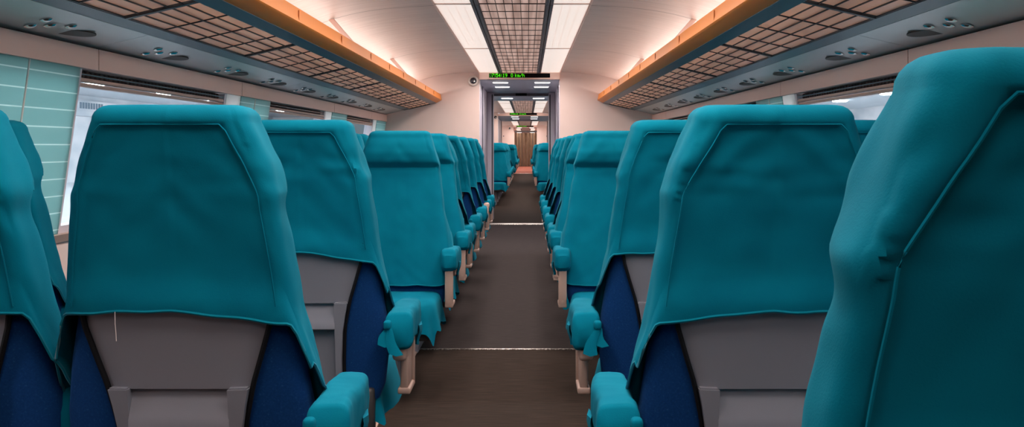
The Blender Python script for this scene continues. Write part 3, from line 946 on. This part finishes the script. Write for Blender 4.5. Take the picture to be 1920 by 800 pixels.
# ------------------------------------------------------------------ ceiling lights and louvres
LAMP = 26.0
def ceiling_set(y0, y1, place, n_rows=8):
    zc = 2.100
    for s, nm in ((-1, 'left'), (1, 'right')):
        r = empty('ceiling_light', (sx(s*.385), y0, zc)); tag(r, 'long glowing ceiling light panel %s of the louvre, %s' % (nm, place), 'ceiling light', 'ceiling light panels')
        bm = bmesh.new(); L = y1-y0
        box(bm, -.122, .122, .012, L-.012, -.012, -.004, .003, 1)
        obj('diffuser', bm, M['diffuser'], r)
        bm = bmesh.new()
        for a, b in ((-.136, -.122), (.122, .136)): box(bm, a, b, 0, L, -.018, .0, .003, 1)
        for a, b in ((0, .012), (L-.012, L)): box(bm, -.122, .122, a, b, -.016, .0, .003, 1)
        obj('light_frame', bm, M['beam'], r)
        ld = bpy.data.lights.new('fluorescent_light', 'AREA'); ld.shape = 'RECTANGLE'; ld.size = .23; ld.size_y = L-.5
        ld.energy = LAMP*L/2.84*(.45 if y1 < 1 else 1.0); ld.color = (1.0, .90, .84); ld.spread = math.radians(166)  # unseen panels behind the camera put in dimmed, to light the near seat backs
        lo = bpy.data.objects.new('fluorescent_light', ld); C.objects.link(lo); lo.parent = r; lo.location = (0, L/2, -.016)
        # grey rail between light and louvre
        t = empty('ceiling_rail', (sx(s*.246), y0, zc)); tag(t, 'slim dark grey rail between louvre and %s light panel, %s' % (nm, place), 'rail', 'ceiling rails')
        obj('rail_body', bx(-.0025-.022, -.003, 0, L, -.022, 0, .003, 1), M['jamb_dark'], t); obj('rail_body', bx(.003, .0245, 0, L, -.022, 0, .003, 1), M['jamb_dark'], t)
        obj('rail_groove', bx(-.003, .003, 0, L, -.012, 0), M['black'], t, smooth=False)
    r = empty('ceiling_louvre', (XC, y0, zc)); tag(r, 'brown square grid louvre along the ceiling middle, %s' % place, 'ceiling louvre', 'ceiling louvres')
    obj('louvre_sheet', bx(-.22, .22, .006, L-.006, -.010, -.004), M['louvre'], r, smooth=False)
    bm = bmesh.new()
    for i in range(9):
        x = -.218+.436*i/8; box(bm, x-.0022, x+.0022, .0, L, -.0135, -.010)
    for j in range(n_rows+1):
        y = L*j/n_rows; box(bm, -.22, .22, y-.005 if j else 0, y+.005 if j < n_rows else L, -.0145, -.010)
    obj('louvre_grid', bm, M['wire'], r, smooth=False)
for k, (a, b) in enumerate(((-.9, .56), (.57, 3.41), (3.42, 6.26), (6.27, 9.11), (9.12, 12.06))):
    ceiling_set(a, b, ['behind the camera', 'above the camera', 'above the first rows', 'second from the nearest doorway', 'touching the nearest doorway'][k])
for k, (a, b) in enumerate(((17.72, 20.55), (20.56, 23.4), (23.41, 26.24))):
    ceiling_set(a, b, 'beyond the nearest doorway, %s module' % ORD[k+1])
for k, (a, b) in enumerate(((31.92, 36.9), (36.91, 41.94))):
    ceiling_set(a, b, 'beyond the second doorway, %s module' % ORD[k+1], 14)
for k, (a, b) in enumerate(((44.52, 50.0), (50.01, 55.9))):
    ceiling_set(a, b, 'beyond the third doorway, %s module' % ORD[k+1], 14)

# ------------------------------------------------------------------ luggage racks
def rack(s, nm):
    r = empty('luggage_rack', (XC, 0, 0)); tag(r, 'long overhead luggage rack with orange front rail along the %s wall' % nm, 'luggage rack', 'luggage racks')
    A = (1.0, 1.722); B = (1.70, 1.557)          # front and wall side of the underside
    def P(t, up=0.0): return (s*(A[0]+(B[0]-A[0])*t - up*.225*0), A[1]+(B[1]-A[1])*t+up)
    def strip(bm, t0, t1, y0, y1, lo, hi):
        a, b = P(t0), P(t1)
        return prism(bm, [(a[0], a[1]+lo), (b[0], b[1]+lo), (b[0], b[1]+hi), (a[0], a[1]+hi)], y0, y1)
    yl, yh = Y0+.02, W1-.004
    # front rail: orange profile, upright face and a slanted underside
    prof = [(s*1.055, 1.706), (s*.992, 1.736), (s*.986, 1.744), (s*1.002, 1.816), (s*1.012, 1.822), (s*1.03, 1.816), (s*1.055, 1.725)]
    fr = obj('front_rail', prism(bmesh.new(), prof, yl, yh), M['orange'], r)
    js = [2.6, 3.3, 4.55, 5.6, 6.65, 7.55, 8.4, 9.3, 10.2, 11.1]
    bm = bmesh.new()
    for y in js: box(bm, *(sorted((s*.9875, s*.9925))), y-.003, y+.003, 1.752, 1.80)
    obj('joint_marks', bm, M['orange_dark'], fr, smooth=False)
    # blue grey lip
    obj('lip', strip(bmesh.new(), .078, .178, yl, yh, -.006, .02), M['lip'], r, smooth=False)
    ys = [-.95, .55, 2.05, 3.55, 5.05, 6.53, 8.02, 9.51, 11.0, 12.09]
    for a, b in zip(ys, ys[1:]):
        # one module: sheet and wire grid
        sh = obj('rack_sheet', strip(bmesh.new(), .178, .56, a+.02, b-.02, .004, .010), M['rack_sheet'], r, smooth=False)
        bm = bmesh.new(); nc = 4 if b-a > 1.3 else 3
        for k in range(6):
            t = .178+(.56-.178)*k/5
            strip(bm, t-.0022, t+.0022, a, b, -.002, .003)
        for j in range(1, nc):
            y = a+(b-a)*j/nc; strip(bm, .178, .56, y-.004, y+.004, -.002, .003)
        strip(bm, .178, .56, a, a+.013, -.006, .010); strip(bm, .178, .56, b-.013, b, -.006, .010)
        obj('rack_grid', bm, M['rackwire'], sh, smooth=False)
    obj('side_plate', strip(bmesh.new(), .564, .655, yl, yh, -.004, .012), M['lip'], r, smooth=False)
    # steel service panels with the reading lamps
    ps = [-1.25, .7, 3.95, 6.8, 9.6, 12.09]
    cl = [1.0, 2.1, 3.45, 4.45, 5.45, 6.35, 7.25, 8.15, 9.05, 9.95, 10.9]
    for a, b in zip(ps, ps[1:]):
        pn = obj('service_panel', strip(bmesh.new(), .668, .995, a+.002, b-.002, .0, .014), M['steel'], r, smooth=False)
        sl = math.atan2(B[1]-A[1], (B[0]-A[0]))
        for y in cl:
            if not (a < y < b): continue
            big = y < 4
            for (t, dy) in ((.80, -.16), (.845, -.07), (.80, .02), (.90, -.13)):
                x, z = P(t); z -= .001
                bm = lathe(bmesh.new(), [(.021, .0), (.021, -.003), (.015, -.007), (.008, -.009)], 20)
                R = Matrix.Rotation(s*-sl, 4, 'Y')
                o = obj('reading_lamp', bm, M['chrome'], pn); o.location = (x, y+dy, z); o.rotation_euler = (0, -s*sl, 0)
                o2 = None
            x, z = P(.865)
            bm = bmesh.new()
            # rounded slot grille
            pts = []
            for q in range(24):
                an = 2*PI*q/24; pts.append((.030*math.cos(an), .11*math.copysign(abs(math.sin(an))**.6, math.sin(an))))
            v0 = [bm.verts.new((p[0], p[1], -.003)) for p in pts]; v1 = [bm.verts.new((p[0], p[1], .002)) for p in pts]
            for q in range(24): bm.faces.new((v0[q], v0[(q+1) % 24], v1[(q+1) % 24], v1[q]))
            bm.faces.new(v0); bm.faces.new(v1); bmesh.ops.recalc_face_normals(bm, faces=bm.faces[:])
            o = obj('speaker_grille', bm, M['oval'], pn); o.location = (x, y+.13, z); o.rotation_euler = (0, -s*sl, 0.35*s)
    obj('groove', strip(bmesh.new(), .655, .668, yl, yh, .004, .012), M['black'], r, smooth=False)
    obj('wall_joint', strip(bmesh.new(), .992, 1.03, yl, yh, -.004, .016), M['black'], r, smooth=False)
    # brackets rising to the ceiling
    for y in (.70, 3.55, 6.40, 9.25):
        prof = [(s*1.030, 1.812), (s*1.062, 1.812), (s*1.232, 1.998), (s*1.196, 2.004)]
        obj('bracket', prism(bmesh.new(), prof, y-.02, y+.02), M['beam'], r, smooth=False)
    # cove lamp lying on the rack behind the rail
    c = empty('cove_lamp', (sx(s*1.24), 0, 1.735)); tag(c, 'warm fluorescent cove lamp lying on the %s rack behind its orange rail' % nm, 'lamp', 'cove lamps')
    obj('lamp_tray', bx(-.011, .011, yl, yh, -.02, .006), M['white'], c, smooth=False)
    obj('lamp_tube', tube(bmesh.new(), [(0, yl+.05, .022), (0, yh-.05, .022)], .018, 10), M['cove'], c)
rack(-1, 'left'); rack(1, 'right')
for k, (a, b) in enumerate(((P1, W2), (P2, W3), (P3, 55.4))):  # unseen lamps added to brighten the far carriages
    for s, nm in ((-1, 'left'), (1, 'right')):
        c = empty('cove_lamp', (sx(s*1.40), a+.1, 1.70)); tag(c, 'added unseen lamp under the ceiling edge, %s side, beyond the %s doorway' % (nm, ['nearest', 'second', 'third'][k]), 'lamp', 'added far lamps')
        L = b-a-.2
        obj('lamp_tray', bx(*sorted((-.06*s, .37*s)), 0, L, -.02, .0), M['white'], c)
        obj('lamp_tube', tube(bmesh.new(), [(0, .05, .022), (0, L-.05, .022)], .018, 10), M['cove'], c)

# ------------------------------------------------------------------ curtain at the very end
bm = bmesh.new(); n = 160; A = []; B = []; Cc = []
for i in range(n+1):
    u = i/n; x = -.66+1.32*u; ph = u*26*PI/2
    y = .05*math.sin(ph)+.02*math.sin(ph*2.3+1)
    A.append(bm.verts.new((x, y, 1.955-.012*abs(math.sin(ph*.5)))))
    B.append(bm.verts.new((x, y*1.2, 1.0))); Cc.append(bm.verts.new((x*1.0, y*1.3, .015)))
for i in range(n):
    bm.faces.new((A[i], A[i+1], B[i+1], B[i])); bm.faces.new((B[i], B[i+1], Cc[i+1], Cc[i]))
cu = empty('curtain', (XC, 55.6, 0)); tag(cu, 'brown pleated curtain closing the far end of the aisle', 'curtain')
obj('curtain_cloth', bm, M['curtain'], cu)
obj('curtain_rod', tube(bmesh.new(), [(-.72, 0, 1.97), (.72, 0, 1.97)], .012, 8), M['chrome'], cu)
for s, n2 in ((-1, 'left'), (1, 'right')):
    a, b = sorted((sx(s*.66), sx(s*1.85)))
    struct(obj('wall_end_%s.003' % n2, bx(a, b, 55.5, 55.58, 0, 2.35), M['wall'], smooth=False))

# ------------------------------------------------------------------ station hall outside the windows
for s, nm in ((-1, 'left'), (1, 'right')):
    a, b = sorted((s*2.3, s*16.0))
    struct(obj('floor_platform' if s < 0 else 'floor_platform.001', bx(a, b, -14, 60, -.5, -.1), M['st_floor'], smooth=False))
    a, b = sorted((s*16.0, s*16.2))
    struct(obj('wall_station_'+nm, bx(a, b, -14, 60, -.5, 3.0), M['st_wall'], smooth=False))
    a, b = sorted((s*2.3, s*16.2))
    struct(obj('ceiling_station' if s < 0 else 'ceiling_station.001', bx(a, b, -14, 60, 3.0, 3.1), M['st_ceil'], smooth=False))
    # oval ceiling lamps in rows
    for i, xx in enumerate((4.2, 8.5, 12.5)):
        for j in range(11):
            y = -6+j*5.2+i*1.3
            bm = bmesh.new()
            lathe(bm, [(.27, .0), (.27, -.03), (.22, -.05), (.05, -.06)], 20)
            for v in bm.verts: v.co.y *= 1.7
            o = obj('station_lamp', bm, M['station_lamp']); o.location = (s*xx, y, 3.0)
            tag(o, 'oval white station lamp outside the %s windows' % nm, 'lamp', 'station lamps outside on the '+nm)
sb = empty('sign_band', (-15.95, 22, 2.45)); tag(sb, 'pale sign band with dark square marks on the station wall outside the left window', 'sign')
obj('sign_board', bx(-.04, .04, 0, 18, -.2, .36), M['st_wall'], sb, smooth=False)
for k in range(9):
    o = obj('sign_mark', bx(.04, .05, -.07, .07, -.11, .11), M['st_sign'], sb, smooth=False); o.location = (0, 12.0+k*.21, .18)

# ------------------------------------------------------------------ world, camera, view
w = bpy.data.worlds.new('World'); bpy.context.scene.world = w; w.use_nodes = True
w.node_tree.nodes['Background'].inputs[0].default_value = (.55, .62, .70, 1); w.node_tree.nodes['Background'].inputs[1].default_value = 0.35

cam = bpy.data.cameras.new('Camera'); co = bpy.data.objects.new('Camera', cam); C.objects.link(co)
co.location = (0, 0, 1.15); co.rotation_euler = (PI/2, 0, 0)
cam.sensor_width = 36.0; cam.lens = 1790/1920*36.0
cam.shift_x = -29/1920; cam.shift_y = -125/1920; cam.clip_start = .05; cam.clip_end = 200
sc = bpy.context.scene; sc.camera = co
sc.view_settings.view_transform = 'Standard'; sc.view_settings.look = 'None'
sc.view_settings.gamma = 1.0; sc.view_settings.use_curve_mapping = False; sc.view_settings.exposure = 0.0
sc.cycles.max_bounces = 8; sc.cycles.diffuse_bounces = 5; sc.cycles.transparent_max_bounces = 12
